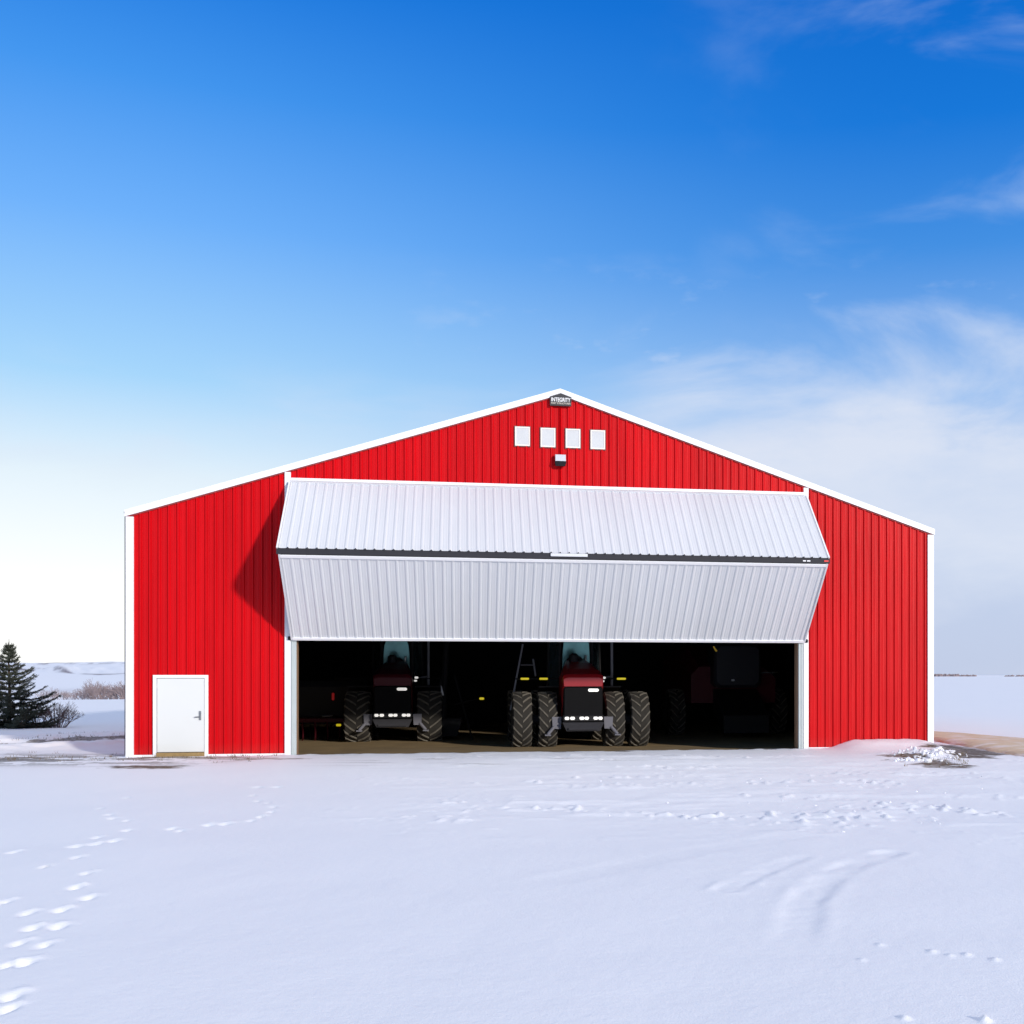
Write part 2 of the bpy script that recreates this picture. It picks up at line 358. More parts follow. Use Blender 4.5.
# gravel / stubble lane behind the right corner
def lane():
    P0 = [gp(900, 731.5), gp(960, 734), gp(1024, 738.5), gp(1090, 743)]
    P1 = [gp(905, 735.5), gp(955, 745), gp(1024, 757.5), gp(1080, 770)]
    n = 80; w = 22; V = []; Fc = []
    def lp(P, t):
        t = t*(len(P)-1); i = min(int(t), len(P)-2); f = t-i
        return P[i][0]*(1-f)+P[i+1][0]*f, P[i][1]*(1-f)+P[i+1][1]*f
    for i in range(n+1):
        a = lp(P0, i/n); b = lp(P1, i/n)
        for j in range(w+1):
            s = j/w
            e = 0.12*math.sin(i*0.7)+0.10*math.sin(i*1.9+2)
            x = a[0]*(1-s)+b[0]*s + (e if j in (0, w) else 0)*0.4; y = a[1]*(1-s)+b[1]*s + (e if j in (0, w) else 0)
            V.append((x, y, 0))
    xs = np.array([p[0] for p in V]); ys = np.array([p[1] for p in V]); zs = height(xs, ys)
    edge = np.array([min(j, w-j)/w*2 for i in range(n+1) for j in range(w+1)])
    zs = zs + np.clip(0.012+0.10*np.minimum(edge*3, 1), 0, 1) - 0.02*(edge == 0)*3
    V = [(x, y, z) for x, y, z in zip(xs, ys, zs)]
    for i in range(n):
        for j in range(w):
            k = i*(w+1)+j; Fc.append((k, k+1, k+w+2, k+w+1))
    me = bpy.data.meshes.new('gravel_lane'); me.from_pydata(V, [], Fc); me.update()
    for p in me.polygons: p.use_smooth = True
    m = mat('tan_gravel', (0.66, 0.52, 0.35), 0.95, 0, 0.25, 2.0, 0.6, 14)
    nt = m.node_tree; b = nt.nodes['Principled BSDF']; src = b.inputs['Base Color'].links[0].from_socket
    tc = nt.nodes.new('ShaderNodeTexCoord'); n2 = nt.nodes.new('ShaderNodeTexNoise'); n2.inputs['Scale'].default_value = 1.4; n2.inputs['Detail'].default_value = 7
    nt.links.new(tc.outputs['Object'], n2.inputs['Vector'])
    mr = nt.nodes.new('ShaderNodeMapRange'); mr.inputs['From Min'].default_value = 0.50; mr.inputs['From Max'].default_value = 0.64; mr.inputs['To Max'].default_value = 0.65
    nt.links.new(n2.outputs['Fac'], mr.inputs['Value'])
    mx = nt.nodes.new('ShaderNodeMix'); mx.data_type = 'RGBA'; nt.links.new(mr.outputs[0], mx.inputs['Factor']); nt.links.new(src, mx.inputs['A']); mx.inputs['B'].default_value = (0.80, 0.76, 0.74, 1)
    nt.links.new(mx.outputs['Result'], b.inputs['Base Color'])
    me.materials.append(m)
    o = bpy.data.objects.new('gravel_lane', me); C.objects.link(o); tag(o, kind='structure')
lane()

# ------------------------------------------------------------------ the barn
UL, UR, ZA, ZL, ZR = -11.09, 10.76, 9.88, 6.30, 6.29
def roofz(u): return ZA + (ZA-ZL)/UL*(-u)*-1*-1 if False else (ZA - (ZA-ZL)*(u/UL) if u < 0 else ZA - (ZA-ZR)*(u/UR))
DEPTH = 23.5
barn = empty('barn', (OX, OY, 0), TH)
tag(barn, 'large red ribbed steel farm shed with white trim and a raised folding door', 'barn')

PITCH = 0.2286
def ribs(u0, u1, off=0.0, h=0.042):
    out = [(u0, 0.0)]; k = math.floor((u0-off)/PITCH)
    while off+k*PITCH < u1+PITCH:
        c = off+k*PITCH
        for du, o in ((-0.050, 0), (-0.016, h), (0.016, h), (0.044, 0), (0.068, 0), (0.074, h*0.15), (0.084, h*0.15), (0.090, 0), (0.139, 0), (0.145, h*0.15), (0.155, h*0.15), (0.161, 0)):
            if u0+1e-4 < c+du < u1-1e-4: out.append((c+du, o))
        k += 1
    out.append((u1, 0.0)); return out
def sheet(mb, u0, u1, bot, top, nrm=(-1.0, 0.0), off=0.0, extra=(), h=0.042):
    pr = ribs(u0, u1, off, h); us = sorted(set(list(pr)+[(e, 0.0) for e in extra if u0 < e < u1]))
    vs = []
    for u, o in us:
        b = bot(u); t = top(u)
        vs.append((u, b[0]+nrm[0]*o, b[1]+nrm[1]*o)); vs.append((u, t[0]+nrm[0]*o, t[1]+nrm[1]*o))
    mb.add(vs, [(2*i, 2*i+2, 2*i+3, 2*i+1) for i in range(len(us)-1)])
TR = 0.145
wtop = lambda u: (0.0, roofz(u)-TR+0.03)
DX0, DX1, DZ = -10.43, -9.09, 2.10     # walk door incl. frame
w = MB()
sheet(w, -10.92, DX0+0.02, lambda u: (0, -0.02), wtop)
sheet(w, DX0+0.02, DX1-0.02, lambda u: (0, DZ-0.02), wtop)
sheet(w, DX1-0.02, -7.17, lambda u: (0, -0.02), wtop)
w.build('wall', 'red', barn)
w = MB(); sheet(w, -7.06, 6.89, lambda u: (0, 7.25), wtop, extra=(0.0,)); w.build('gable_wall', 'red', barn)
w = MB(); sheet(w, 6.99, 10.60, lambda u: (0, -0.02), wtop); w.build('wall', 'red', barn)
# side and rear walls, red outside
w = MB()
w.box((UL+0.02, 0.01, -0.3), (UL+0.07, DEPTH, ZL-0.02)); w.build('side_wall', 'red', barn)
w = MB(); w.box((UR-0.07, 0.01, -0.3), (UR-0.02, DEPTH, ZR-0.02)); w.build('side_wall', 'red', barn)
w = MB(); w.prism([(UL+0.07, -0.3), (UR-0.07, -0.3), (UR-0.07, ZR-0.05), (0, ZA-0.06), (UL+0.07, ZL-0.05)], DEPTH-0.05, DEPTH); w.build('rear_wall', 'red', barn)
# interior lining, coloured near-black in place of deep shade
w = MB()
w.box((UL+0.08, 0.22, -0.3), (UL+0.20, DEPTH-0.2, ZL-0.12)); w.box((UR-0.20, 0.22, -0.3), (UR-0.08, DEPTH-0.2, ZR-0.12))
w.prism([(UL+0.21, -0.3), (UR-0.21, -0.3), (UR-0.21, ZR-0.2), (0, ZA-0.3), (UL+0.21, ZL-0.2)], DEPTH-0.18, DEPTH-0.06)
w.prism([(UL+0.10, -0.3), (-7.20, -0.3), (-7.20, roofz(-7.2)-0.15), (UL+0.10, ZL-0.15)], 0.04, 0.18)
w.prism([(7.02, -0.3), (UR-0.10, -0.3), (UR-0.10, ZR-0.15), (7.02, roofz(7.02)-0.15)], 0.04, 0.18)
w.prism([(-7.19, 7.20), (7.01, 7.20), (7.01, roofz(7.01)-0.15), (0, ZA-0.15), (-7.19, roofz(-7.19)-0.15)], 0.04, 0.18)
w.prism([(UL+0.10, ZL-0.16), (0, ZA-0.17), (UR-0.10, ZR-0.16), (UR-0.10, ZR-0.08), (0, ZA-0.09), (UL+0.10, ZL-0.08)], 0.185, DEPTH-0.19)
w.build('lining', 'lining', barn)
# timber posts and trusses inside, darkened in colour for the same shade
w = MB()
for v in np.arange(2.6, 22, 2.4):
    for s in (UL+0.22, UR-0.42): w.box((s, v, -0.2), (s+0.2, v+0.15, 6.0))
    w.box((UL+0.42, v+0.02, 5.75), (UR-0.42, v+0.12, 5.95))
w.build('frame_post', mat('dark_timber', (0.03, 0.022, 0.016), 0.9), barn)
# roof
w = MB()
w.prism([(UL-0.01, ZL-0.03), (0, ZA-0.02), (UR+0.01, ZR-0.03), (UR+0.01, ZR+0.005), (0, ZA+0.015), (UL-0.01, ZL+0.005)], -0.04, DEPTH+0.1)
roof = w.build('roof', 'roof', barn)
for (u, v) in ((-10.38, 0.6), (10.0, 0.6)):
    w = MB(); z = roofz(u)
    w.tube((u, v, z-0.02), (u, v, z+0.10), 0.035, 0.03); w.tube((u, v, z+0.10), (u, v, z+0.13), 0.065, 0.02); w.build('vent_cap', 'black', roof)
# rake trim
w = MB()
for a, b in (((UL-0.02, roofz(UL)), (0, ZA)), ((0, ZA), (UR+0.02, roofz(UR)))):
    pol = [(a[0], a[1]-TR), (b[0], b[1]-TR), (b[0], b[1]+0.02), (a[0], a[1]+0.02)]
    w.prism(pol, -0.085, -0.045)
w.build('rake_trim', 'white', barn)
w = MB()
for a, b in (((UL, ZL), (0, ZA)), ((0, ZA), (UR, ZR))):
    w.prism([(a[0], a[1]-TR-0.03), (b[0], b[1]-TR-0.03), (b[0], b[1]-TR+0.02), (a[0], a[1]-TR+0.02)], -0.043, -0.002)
w.build('trim_shadow_batten', mat('dark_red_batten', (0.25, 0.02, 0.02), 0.6), barn)  # dark red strip draws a shadow line under the rake trim
# corner trims
w = MB(); w.box((UL, -0.06, -0.05), (-10.90, -0.002, ZL-TR+0.0)); w.box((UL-0.0, -0.002, -0.05), (UL+0.018, 0.20, ZL-TR)); w.build('corner_trim', 'white', barn)
w = MB(); w.box((10.58, -0.06, -0.05), (UR, -0.002, ZR-TR)); w.box((UR-0.018, -0.002, -0.05), (UR, 0.20, ZR-TR)); w.build('corner_trim', 'white', barn)
w = MB(); w.tube((UL-0.035, 0.10, 0.05), (UL-0.035, 0.10, ZL-0.10), 0.030); w.tube((UL-0.035, 0.10, ZL-0.10), (UL-0.035, 0.03, ZL-0.02), 0.03); w.build('downpipe', 'cast', barn)
# base flashing
for a, b in ((-10.90, DX0), (DX1, -7.19), (7.02, 10.58)):
    w = MB(); w.box((a, -0.052, -0.05), (b, -0.041, 0.05)); w.build('base_flashing', 'white', barn)
# opening trims: outer strips run up to the rake
w = MB(); w.box((-7.19, -0.065, -0.05), (-7.04, -0.002, roofz(-7.19)-TR)); w.build('door_jamb_trim', 'white', barn)
w = MB(); w.box((6.87, -0.065, -0.05), (7.01, -0.002, roofz(7.01)-TR)); w.build('door_jamb_trim', 'white', barn)
w = MB(); w.box((-7.035, -0.045, -0.05), (-6.90, 0.03, 7.15)); w.box((-7.02, -0.060, 0.0), (-6.99, -0.047, 7.1)); w.build('door_track', 'jamb', barn)
w = MB(); w.box((6.73, -0.045, -0.05), (6.865, 0.03, 7.15)); w.box((6.80, -0.060, 0.0), (6.825, -0.047, 7.1)); w.build('door_track', 'jamb', barn)
w = MB(); w.box((-6.99, 0.035, -0.2), (-6.885, 0.30, 7.19)); w.build('door_post', 'wood', barn)
w = MB(); w.box((6.70, 0.035, -0.2), (6.85, 0.30, 7.19)); w.build('door_post', 'wood', barn)
w = MB(); w.box((-7.04, -0.075, 7.185), (6.87, -0.004, 7.265)); w.build('header_trim', 'white', barn)
w = MB(); w.box((-7.2, 0.02, -0.6), (7.02, 0.30, -0.03)); w.build('foundation', 'conc', barn)

# bifold door
bif = empty('folding_door', (0, 0, 0), 0, barn)
tag(bif, 'pale grey ribbed folding door hanging half raised')
P = 2.28
A0, A1 = (-0.14, 7.15), (-P, 5.195)
B0, B1 = (-P-0.01, 5.035), (-0.10, 3.03)
def panel(name, p0, p1, u0, u1, off):
    d = Vector((p1[0]-p0[0], p1[1]-p0[1])).normalized()
    n = Vector((d.y, -d.x));
    if n.x > 0: n = -n
    # n points outwards (towards -v)
    mb = MB(); sheet(mb, u0, u1, lambda u: p1, lambda u: p0, (n.x, n.y), off, h=0.017)
    pn = mb.build(name, 'panel', bif)
    def slab(a, b, o0, o1, ua, ub, m_, nm):
        q = MB(); pa = Vector(p0)+d*a; pb = Vector(p0)+d*b
        pts = [pa+n*o0, pb+n*o0, pb+n*o1, pa+n*o1]
        q.loft([[(ua, s.x, s.y) for s in pts], [(ub, s.x, s.y) for s in pts]])
        return q.build(nm, m_, bif)
    Ln = (Vector(p1)-Vector(p0)).length
    slab(0.01, Ln-0.01, -0.10, -0.004, u0+0.01, u1-0.01, 'cast', name.replace('panel', 'frame'))
    return slab, Ln
UA, UB = -7.03, 6.90
sl, Ln = panel('upper_panel', A0, A1, UA, UB, 0.05)
sl(0, 0.05, 0.002, 0.022, UA, UB, 'panel', 'edge_trim')
sl(0, Ln, -0.09, 0.030, UA-0.045, UA-0.002, 'white', 'edge_trim'); sl(0, Ln, -0.09, 0.030, UB+0.002, UB+0.045, 'white', 'edge_trim')
UA, UB = -6.98, 6.85
sl2, Ln2 = panel('lower_panel', B0, B1, UA, UB, 0.12)
sl2(0, 0.075, 0.002, 0.036, UA, UB, 'white', 'edge_trim'); sl2(Ln2-0.08, Ln2, 0.002, 0.036, UA, UB, 'white', 'edge_trim')
sl2(0, Ln2, -0.09, 0.030, UA-0.045, UA-0.002, 'panel', 'edge_trim'); sl2(0, Ln2, -0.09, 0.030, UB+0.002, UB+0.045, 'panel', 'edge_trim')
UA, UB = -7.03, 6.90
w = MB(); w.box((UA-0.04, -P-0.03, 5.05), (UB+0.04, -P+0.10, 5.185)); w.build('hinge_seal', 'gap', bif)
w = MB()
for k in range(1, 61):
    u = UA+k*PITCH
    if u < UB: w.box((u-0.014, -P-0.05, 5.175), (u+0.014, -P-0.025, 5.22))
w.build('seal_tooth', 'gap', bif)['kind'] = 'stuff'
w = MB(); w.bevbox((-0.42, -P-0.075, 5.105), (0.52, -P-0.052, 5.185), 0.012); w.build('latch_plate', 'panel', bif)
w = MB(); w.box((6.78, -P-0.045, 5.09), (6.90, -P-0.032, 5.13)); w.build('reflector', 'redref', bif)
w = MB(); w.box((6.20, -P-0.045, 5.09), (6.28, -P-0.032, 5.12)); w.box((6.31, -P-0.045, 5.09), (6.40, -P-0.032, 5.12)); w.build('sticker', 'white', bif)
for u in (UA-0.02, UB+0.02):
    w = MB(); w.tube((u-0.05, -0.12, 7.08), (u+0.05, -0.12, 7.08), 0.055); w.build('roller', 'black', bif)
    w = MB(); w.tube((u-0.05, -0.10, 3.06), (u+0.05, -0.10, 3.06), 0.05); w.build('roller', 'black', bif)
for u in (-4.6, -1.6, 1.6, 4.6):
    w = MB(); w.tube((u, -0.05, 3.15), (u, -0.02, 7.1), 0.012); w.build('lift_strap', 'black', bif)

# walk door
sd = empty('side_door', (0, 0, 0), 0, barn); tag(sd, 'plain white walk door with steel lever')
w = MB()
w.box((DX0, -0.07, -0.03), (DX0+0.085, 0.02, DZ)); w.box((DX1-0.085, -0.07, -0.03), (DX1, 0.02, DZ)); w.box((DX0+0.085, -0.07, DZ-0.075), (DX1-0.085, 0.02, DZ))
w.build('frame', 'white', sd)
w = MB(); w.box((DX0+0.085, -0.030, 0.0), (DX1-0.085, -0.020, DZ-0.075)); w.build('door_stop', 'cast', sd)
w = MB(); w.bevbox((DX0+0.098, -0.050, 0.115), (DX1-0.098, -0.032, DZ-0.088), 0.004); w.build('slab', 'door_white', sd)
w = MB(); w.box((DX0+0.086, -0.10, -0.03), (DX1-0.086, -0.03, 0.10)); w.build('threshold', 'sill', sd)
w = MB()
hx = DX1-0.20
w.bevbox((hx-0.03, -0.062, 0.93), (hx+0.03, -0.050, 1.17), 0.01); w.tube((hx, -0.06, 1.02), (hx, -0.105, 1.02), 0.014); w.tube((hx+0.01, -0.10, 1.02), (hx-0.12, -0.10, 1.015), 0.013); w.tube((hx, -0.06, 1.12), (hx, -0.075, 1.12), 0.022)
w.build('handle', 'steel', sd)
for z in (0.35, 1.05, 1.8):
    w = MB(); w.tube((DX0+0.092, -0.058, z-0.05), (DX0+0.092, -0.058, z+0.05), 0.010); w.build('hinge', 'steel', sd)

# gable windows
for i, (u0, z1) in enumerate(((-1.22, 8.83), (-0.53, 8.82), (0.15, 8.82), (0.83, 8.81))):
    wf = MB(); W_, H_ = 0.40, 0.52; z0 = z1-H_; t = 0.035
    wf.box((u0, -0.055, z0), (u0+W_, -0.025, z0+t)); wf.box((u0, -0.055, z1-t), (u0+W_, -0.025, z1))
    wf.box((u0, -0.055, z0+t), (u0+t, -0.025, z1-t)); wf.box((u0+W_-t, -0.055, z0+t), (u0+W_, -0.025, z1-t))
    fr = wf.build('window', 'wframe', barn)
    q = MB(); q.box((u0+t, -0.045, z0+t), (u0+W_-t, -0.035, z1-t)); q.build('pane', 'window', fr)
    q = MB(); q.box((u0-0.022, -0.031, z0-0.025), (u0+W_+0.022, -0.0265, z1+0.022)); q.build('gasket', mat('window_gasket', (0.16, 0.05, 0.05), 0.7), fr)

# floor inside
w = MB(); n = 0
fx = np.linspace(UL+0.2, UR-0.2, 90); fy = np.linspace(0.28, DEPTH-0.2, 90)
FX, FY = np.meshgrid(fx, fy); FZ = -0.10+0.05*fbm(FX/1.5, FY/1.5, 301, 3)*np.clip(FY-0.2, 0, 1)
me = bpy.data.meshes.new('barn_floor'); gw = len(fx)
me.from_pydata([tuple(p) for p in np.stack([FX.ravel(), FY.ravel(), FZ.ravel()], -1)], [], [(j*gw+i, j*gw+i+1, (j+1)*gw+i+1, (j+1)*gw+i) for j in range(len(fy)-1) for i in range(gw-1)])
me.materials.append(M['floor']); fo = bpy.data.objects.new('earth_floor', me); C.objects.link(fo); fo.location = (OX, OY, 0); fo.rotation_euler = (0, 0, TH)
for p in me.polygons: p.use_smooth = True
tag(fo, kind='structure')

# ------------------------------------------------------------------ sign
sg = empty('sign', at(0.01, -0.06, 9.42), TH)
tag(sg, 'small black gable-shaped plaque with white lettering under the roof peak', 'sign')
w = MB(); w.prism([(-0.29, 0), (0.29, 0), (0.29, 0.245), (0, 0.345), (-0.29, 0.245)], -0.065, -0.02); w.build('board', 'sign_black', sg)
def text(s, size, x, y, z, m, parent, wid=None):
    cu = bpy.data.curves.new('t', 'FONT'); cu.body = s; cu.size = size; cu.align_x = 'CENTER'; cu.extrude = 0.002; cu.offset = size*0.02
    o = bpy.data.objects.new('t', cu); C.objects.link(o); bpy.context.view_layer.update()
    dg = bpy.context.evaluated_depsgraph_get(); me = bpy.data.meshes.new_from_object(o.evaluated_get(dg)); me.name = 'lettering'
    bpy.data.objects.remove(o)
    xs = [v.co.x for v in me.vertices]; k = wid/(max(xs)-min(xs)) if wid else 1
    for v in me.vertices: v.co = Vector((v.co.x*k, -v.co.z, v.co.y))
    me.materials.clear(); me.materials.append(M[m]); r = bpy.data.objects.new('lettering', me); C.objects.link(r); r.parent = parent; r.location = (x, y, z); return r
text('INTEGRITY', 0.150, 0, -0.068, 0.115, 'sign_white', sg, 0.52)
text('POST STRUCTURES', 0.062, 0, -0.068, 0.045, 'sign_grey', sg, 0.52)

# flood light
fl = empty('wall_lamp', at(0.0, -0.04, 7.77), TH)
tag(fl, 'small grey floodlight with black base on the gable under the four windows', 'lamp')
w = MB(); w.bevbox((-0.13, -0.06, 0.02), (0.13, 0.0, 0.30), 0.03); w.build('back_plate', 'black', fl)
w = MB(); w.loft([[(-0.14, -0.02, 0.33), (0.14, -0.02, 0.33), (0.14, -0.02, 0.12), (-0.14, -0.02, 0.12)], [(-0.14, -0.16, 0.31), (0.14, -0.16, 0.31), (0.14, -0.20, 0.13), (-0.14, -0.20, 0.13)]]); w.build('housing', 'lamp_grey', fl)
w = MB(); w.loft([[(-0.16, -0.20, 0.12), (0.16, -0.20, 0.12), (0.15, 0.0, 0.12), (-0.15, 0.0, 0.12)], [(-0.13, -0.16, 0.0), (0.13, -0.16, 0.0), (0.12, 0.0, 0.02), (-0.12, 0.0, 0.02)]]); w.build('shade', 'black', fl)

# ------------------------------------------------------------------ tractors
def wheel(parent, x, y, r, wd):
    prof = [(-wd*0.36, r*0.55), (-wd*0.5, r*0.66), (-wd*0.52, r*0.84), (-wd*0.47, r*0.935), (-wd*0.30, r*0.955), (0, r*0.962), (wd*0.30, r*0.955), (wd*0.47, r*0.935), (wd*0.52, r*0.84), (wd*0.5, r*0.66), (wd*0.36, r*0.55)]
    hub = MB(); hub.lathe([(-wd*0.36, r*0.52), (-wd*0.34, r*0.56), (wd*0.34, r*0.56), (wd*0.36, r*0.52)], 28)
    hub.lathe([(-wd*0.46, r*0.14), (-wd*0.40, r*0.20), (wd*0.40, r*0.20), (wd*0.46, r*0.14)], 20)
    ho = hub.build('wheel', 'rim', parent, loc=(x, y, r))
    t = MB(); t.lathe(prof, 56)
    n = 17
    for k in range(n):
        for s in (-1, 1):
            a0 = 2*math.pi*(k+(0.5 if s > 0 else 0))/n
            a1 = a0-0.32           # lug sweeps round as it goes to the shoulder
            pts = []
            for (xx, aa, rr_) in ((0.02, a1, 1.0), (0.26, a1+0.17, 0.995), (0.49, a0+0.03, 0.965), (0.535, a0+0.06, 0.88)):
                pts.append((s*xx*wd, aa, rr_*r))
            secs = []
            for (xx, aa, rq) in pts:
                da = 0.027/r
                rb = r*0.93 if abs(xx) < wd*0.5 else r*0.82
                secs.append([(xx, math.sin(aa-da*1.4)*rb, math.cos(aa-da*1.4)*rb), (xx, math.sin(aa-da)*rq, math.cos(aa-da)*rq), (xx, math.sin(aa+da)*rq, math.cos(aa+da)*rq), (xx, math.sin(aa+da*1.4)*rb, math.cos(aa+da*1.4)*rb)])
            t.loft(secs, 1)
    t.build('tyre', ['rubber', 'lug'], ho)

def tractor(name, label, u, v, red, dual, r, z0, wdt):
    T = empty(name, at(u, v, z0), TH); tag(T, label, 'tractor', 'articulated red tractors parked in the shed')
    xs = (1.02, 1.79) if dual else (1.15,)
    for y in (0.0, 3.7):
        for s in (-1, 1):
            for x in xs: wheel(T, s*x, y, r, wdt)
    w = MB(); w.box((-0.38, -0.7, 0.62), (0.38, 4.6, 0.98)); w.tube((-xs[-1], 0, r), (xs[-1], 0, r), 0.16, n=14); w.tube((-xs[-1], 3.7, r), (xs[-1], 3.7, r), 0.16, n=14)
    w.box((-0.5, 1.4, 0.5), (0.5, 2.3, 1.2)); w.build('chassis', 'cast', T)
    # hood
    def sec(y, wb, ws, wt, zb, zs, zt):
        return [(-wb/2, y, zb), (wb/2, y, zb), (ws/2, y, zs), (wt/2+0.06, y, zt-0.05), (wt/2-0.06, y, zt), (-wt/2+0.06, y, zt), (-wt/2-0.06, y, zt-0.05), (-ws/2, y, zs)]
    w = MB(); w.loft([sec(-1.08, 1.14, 1.16, 1.06, 1.90, 2.0, 2.16), sec(-1.0, 1.20, 1.22, 1.10, 1.88, 2.05, 2.26), sec(-0.5, 1.22, 1.22, 0.95, 1.0, 2.08, 2.42), sec(0.4, 1.20, 1.18, 0.72, 1.0, 2.12, 2.62), sec(1.2, 1.18, 1.10, 0.55, 1.0, 2.15, 2.74)])
    hd = w.build('hood', red, T)
    w = MB(); w.tube((-0.12, 0.75, 2.6), (-0.12, 0.75, 2.86), 0.16, 0.14, n=16); w.tube((-0.12, 0.75, 2.86), (-0.12, 0.75, 2.92), 0.14, 0.08, n=16); w.build('air_cleaner', 'black', hd)
    w = MB(); w.bevbox((-0.585, -1.10, 0.88), (0.585, -0.5, 1.885), 0.05)
    for k in range(13): w.box((-0.50, -1.112, 1.12+k*0.055), (0.50, -1.101, 1.138+k*0.055))
    gr = w.build('grille', 'grille', T)
    w = MB(); w.bevbox((-0.62, -1.14, 0.84), (0.62, -0.9, 1.04), 0.04); w.build('lamp_housing', 'black', gr)
    for (a, b) in ((-0.56, -0.43), (-0.40, -0.26), (-0.12, 0.02), (0.03, 0.16), (0.30, 0.43), (0.44, 0.57)):
        q = MB(); q.bevbox((a, -1.165, 0.90), (b, -1.142, 0.99), 0.025); q.build('headlight', 'headlamp', T)
    q = MB(); q.bevbox((0.14, -1.135, 1.74), (0.46, -1.113, 1.83), 0.03); q.build('bright_plate', 'headlamp', T)  # glowing bar standing in for a bright reflection on the grille
    w = MB(); w.loft([[(-0.62, -1.16, 0.82), (0.62, -1.16, 0.82), (0.50, -1.12, 0.56), (-0.50, -1.12, 0.56)], [(-0.62, -0.6, 0.82), (0.62, -0.6, 0.82), (0.5, -0.6, 0.56), (-0.5, -0.6, 0.56)]]); w.box((-0.45, -1.19, 0.60), (0.45, -1.16, 0.66)); w.build('front_frame', 'cast', T)
    for s in (-1, 1):
        q = MB()
        q.loft([[(s*0.64, -0.9, 0.98), (s*0.92, -0.9, 0.98), (s*0.90, -0.9, 0.62), (s*0.66, -0.9, 0.62)], [(s*0.64, -0.82, 0.98), (s*0.92, -0.82, 0.98), (s*0.90, -0.82, 0.62), (s*0.66, -0.82, 0.62)]])
        q.tube((s*0.86, -0.9, 0.68), (s*1.05, -0.95, 0.46), 0.05); q.box((min(s*0.96, s*1.14), -1.05, 0.42), (max(s*0.96, s*1.14), -0.80, 0.46))
        q.build('step_bracket', mat('step_grey', (0.13, 0.13, 0.155), 0.7), T)
    # fenders and markers
    for s in (-1, 1):
        q = MB(); secs = []
        xo = xs[-1]+wdt*0.35
        for k in range(9):
            a = math.radians(-20+k*20)
            yy, zz = -math.cos(a)*(r+0.14), r+math.sin(a)*(r+0.14)
            yi, zi = -math.cos(a)*(r+0.17), r+math.sin(a)*(r+0.17)
            secs.append([(s*0.66, yy, zz), (s*(xs[0]+wdt*0.45), yy, zz), (s*(xs[0]+wdt*0.45), yi, zi), (s*0.66, yi, zi)])
        q.loft(secs[5:]); q.build('fender', 'black', T)
    for a_, b_ in ((-1.95, -0.6), (0.6, 1.55)):
        w = MB(); w.tube((a_, 0.45 if abs(a_) > 1 else 0.6, 2.12), (b_, 0.45 if abs(b_) > 1 else 0.6, 2.12), 0.022); w.build('marker_bar', 'black', T)
    if dual:
        for x0, x1 in ((-1.80, -1.54), (-1.22, -0.96), (1.20, 1.48)):
            q = MB(); q.bevbox((x0, 0.38, 2.09), (x1, 0.42, 2.155), 0.015); q.build('marker_light', 'amber', T)
    # cab
    cw = 0.86
    w = MB()
    for s in (-1, 1):
        w.tube((s*0.52, 1.28, 1.6), (s*0.50, 1.40, 3.55), 0.05); w.tube((s*0.86, 2.0, 1.6), (s*0.80, 2.1, 3.55), 0.05); w.tube((s*0.80, 2.95, 1.6), (s*0.76, 2.9, 3.55), 0.05)
    w.box((-0.86, 1.42, 1.2), (0.86, 3.0, 1.75)); w.box((-0.80, 2.85, 1.75), (0.80, 2.9, 2.5))
    cab = w.build('cab', 'black', T)
    w = MB(); w.bevbox((-0.92, 1.2, 3.52), (0.92, 3.1, 3.72), 0.06); w.build('cab_roof', red, cab)
    w = MB(); g = []
    for (zz, hw, y) in ((2.2, 0.44, 1.40), (2.9, 0.43, 1.30), (3.25, 0.40, 1.25), (3.42, 0.33, 1.225)):
        g.append([(-hw, y, zz), (hw, y, zz), (hw, y+0.012, zz), (-hw, y+0.012, zz)])
    w.loft(g); w.build('windscreen', 'glass', cab)
    for s in (-1, 1):
        w = MB(); w.loft([[(s*0.50, 1.36, 1.8), (s*0.84, 2.0, 1.8), (s*0.85, 2.01, 1.8), (s*0.51, 1.35, 1.8)], [(s*0.50, 1.42, 3.5), (s*0.79, 2.1, 3.5), (s*0.80, 2.11, 3.5), (s*0.51, 1.41, 3.5)]]); w.build('side_window', mat('dark_glass', (0.02, 0.035, 0.04), 0.1), cab)
    # wiper, seat silhouette
    w = MB(); w.bevbox((-0.30, 1.20, 2.55), (0.20, 1.225, 2.83), 0.08); w.build('dash_hump', 'black', cab)
    w = MB(); w.tube((0.28, 1.18, 2.70), (0.31, 1.18, 2.86), 0.03); w.build('wiper', 'steel', cab)
    # exhaust, rails, mirrors
    w = MB(); w.tube((1.08, 0.75, 1.9), (1.08, 0.75, 3.35), 0.045, n=10); w.tube((1.08, 0.75, 3.35), (1.10, 0.95, 3.55), 0.045); w.tube((1.08, 0.75, 2.2), (0.6, 0.75, 2.1), 0.03); w.build('exhaust', 'pole', T)
    w = MB()
    w.path([(1.42, 1.2, 1.5), (1.50, 1.2, 2.1)] if not dual else [(-2.10, 0.5, 1.15), (-1.93, 0.5, 2.1), (-1.72, 0.6, 3.2)], 0.03)
    if dual: w.path([(-1.30, 1.0, 2.2), (-1.38, 1.0, 2.75)], 0.03); w.path([(-1.78, 0.58, 2.55), (-1.34, 1.0, 2.55)], 0.02)
    w.build('handrail', 'pole', T)
    q = MB(); q.bevbox((0.66, -0.2, 2.12), (0.78, -0.16, 2.19), 0.02); q.bevbox((0.64, -0.2, 2.02), (0.74, -0.16, 2.08), 0.02); q.build('mirror', 'headlamp', T)  # glowing lens material puts a bright glint on the mirrors
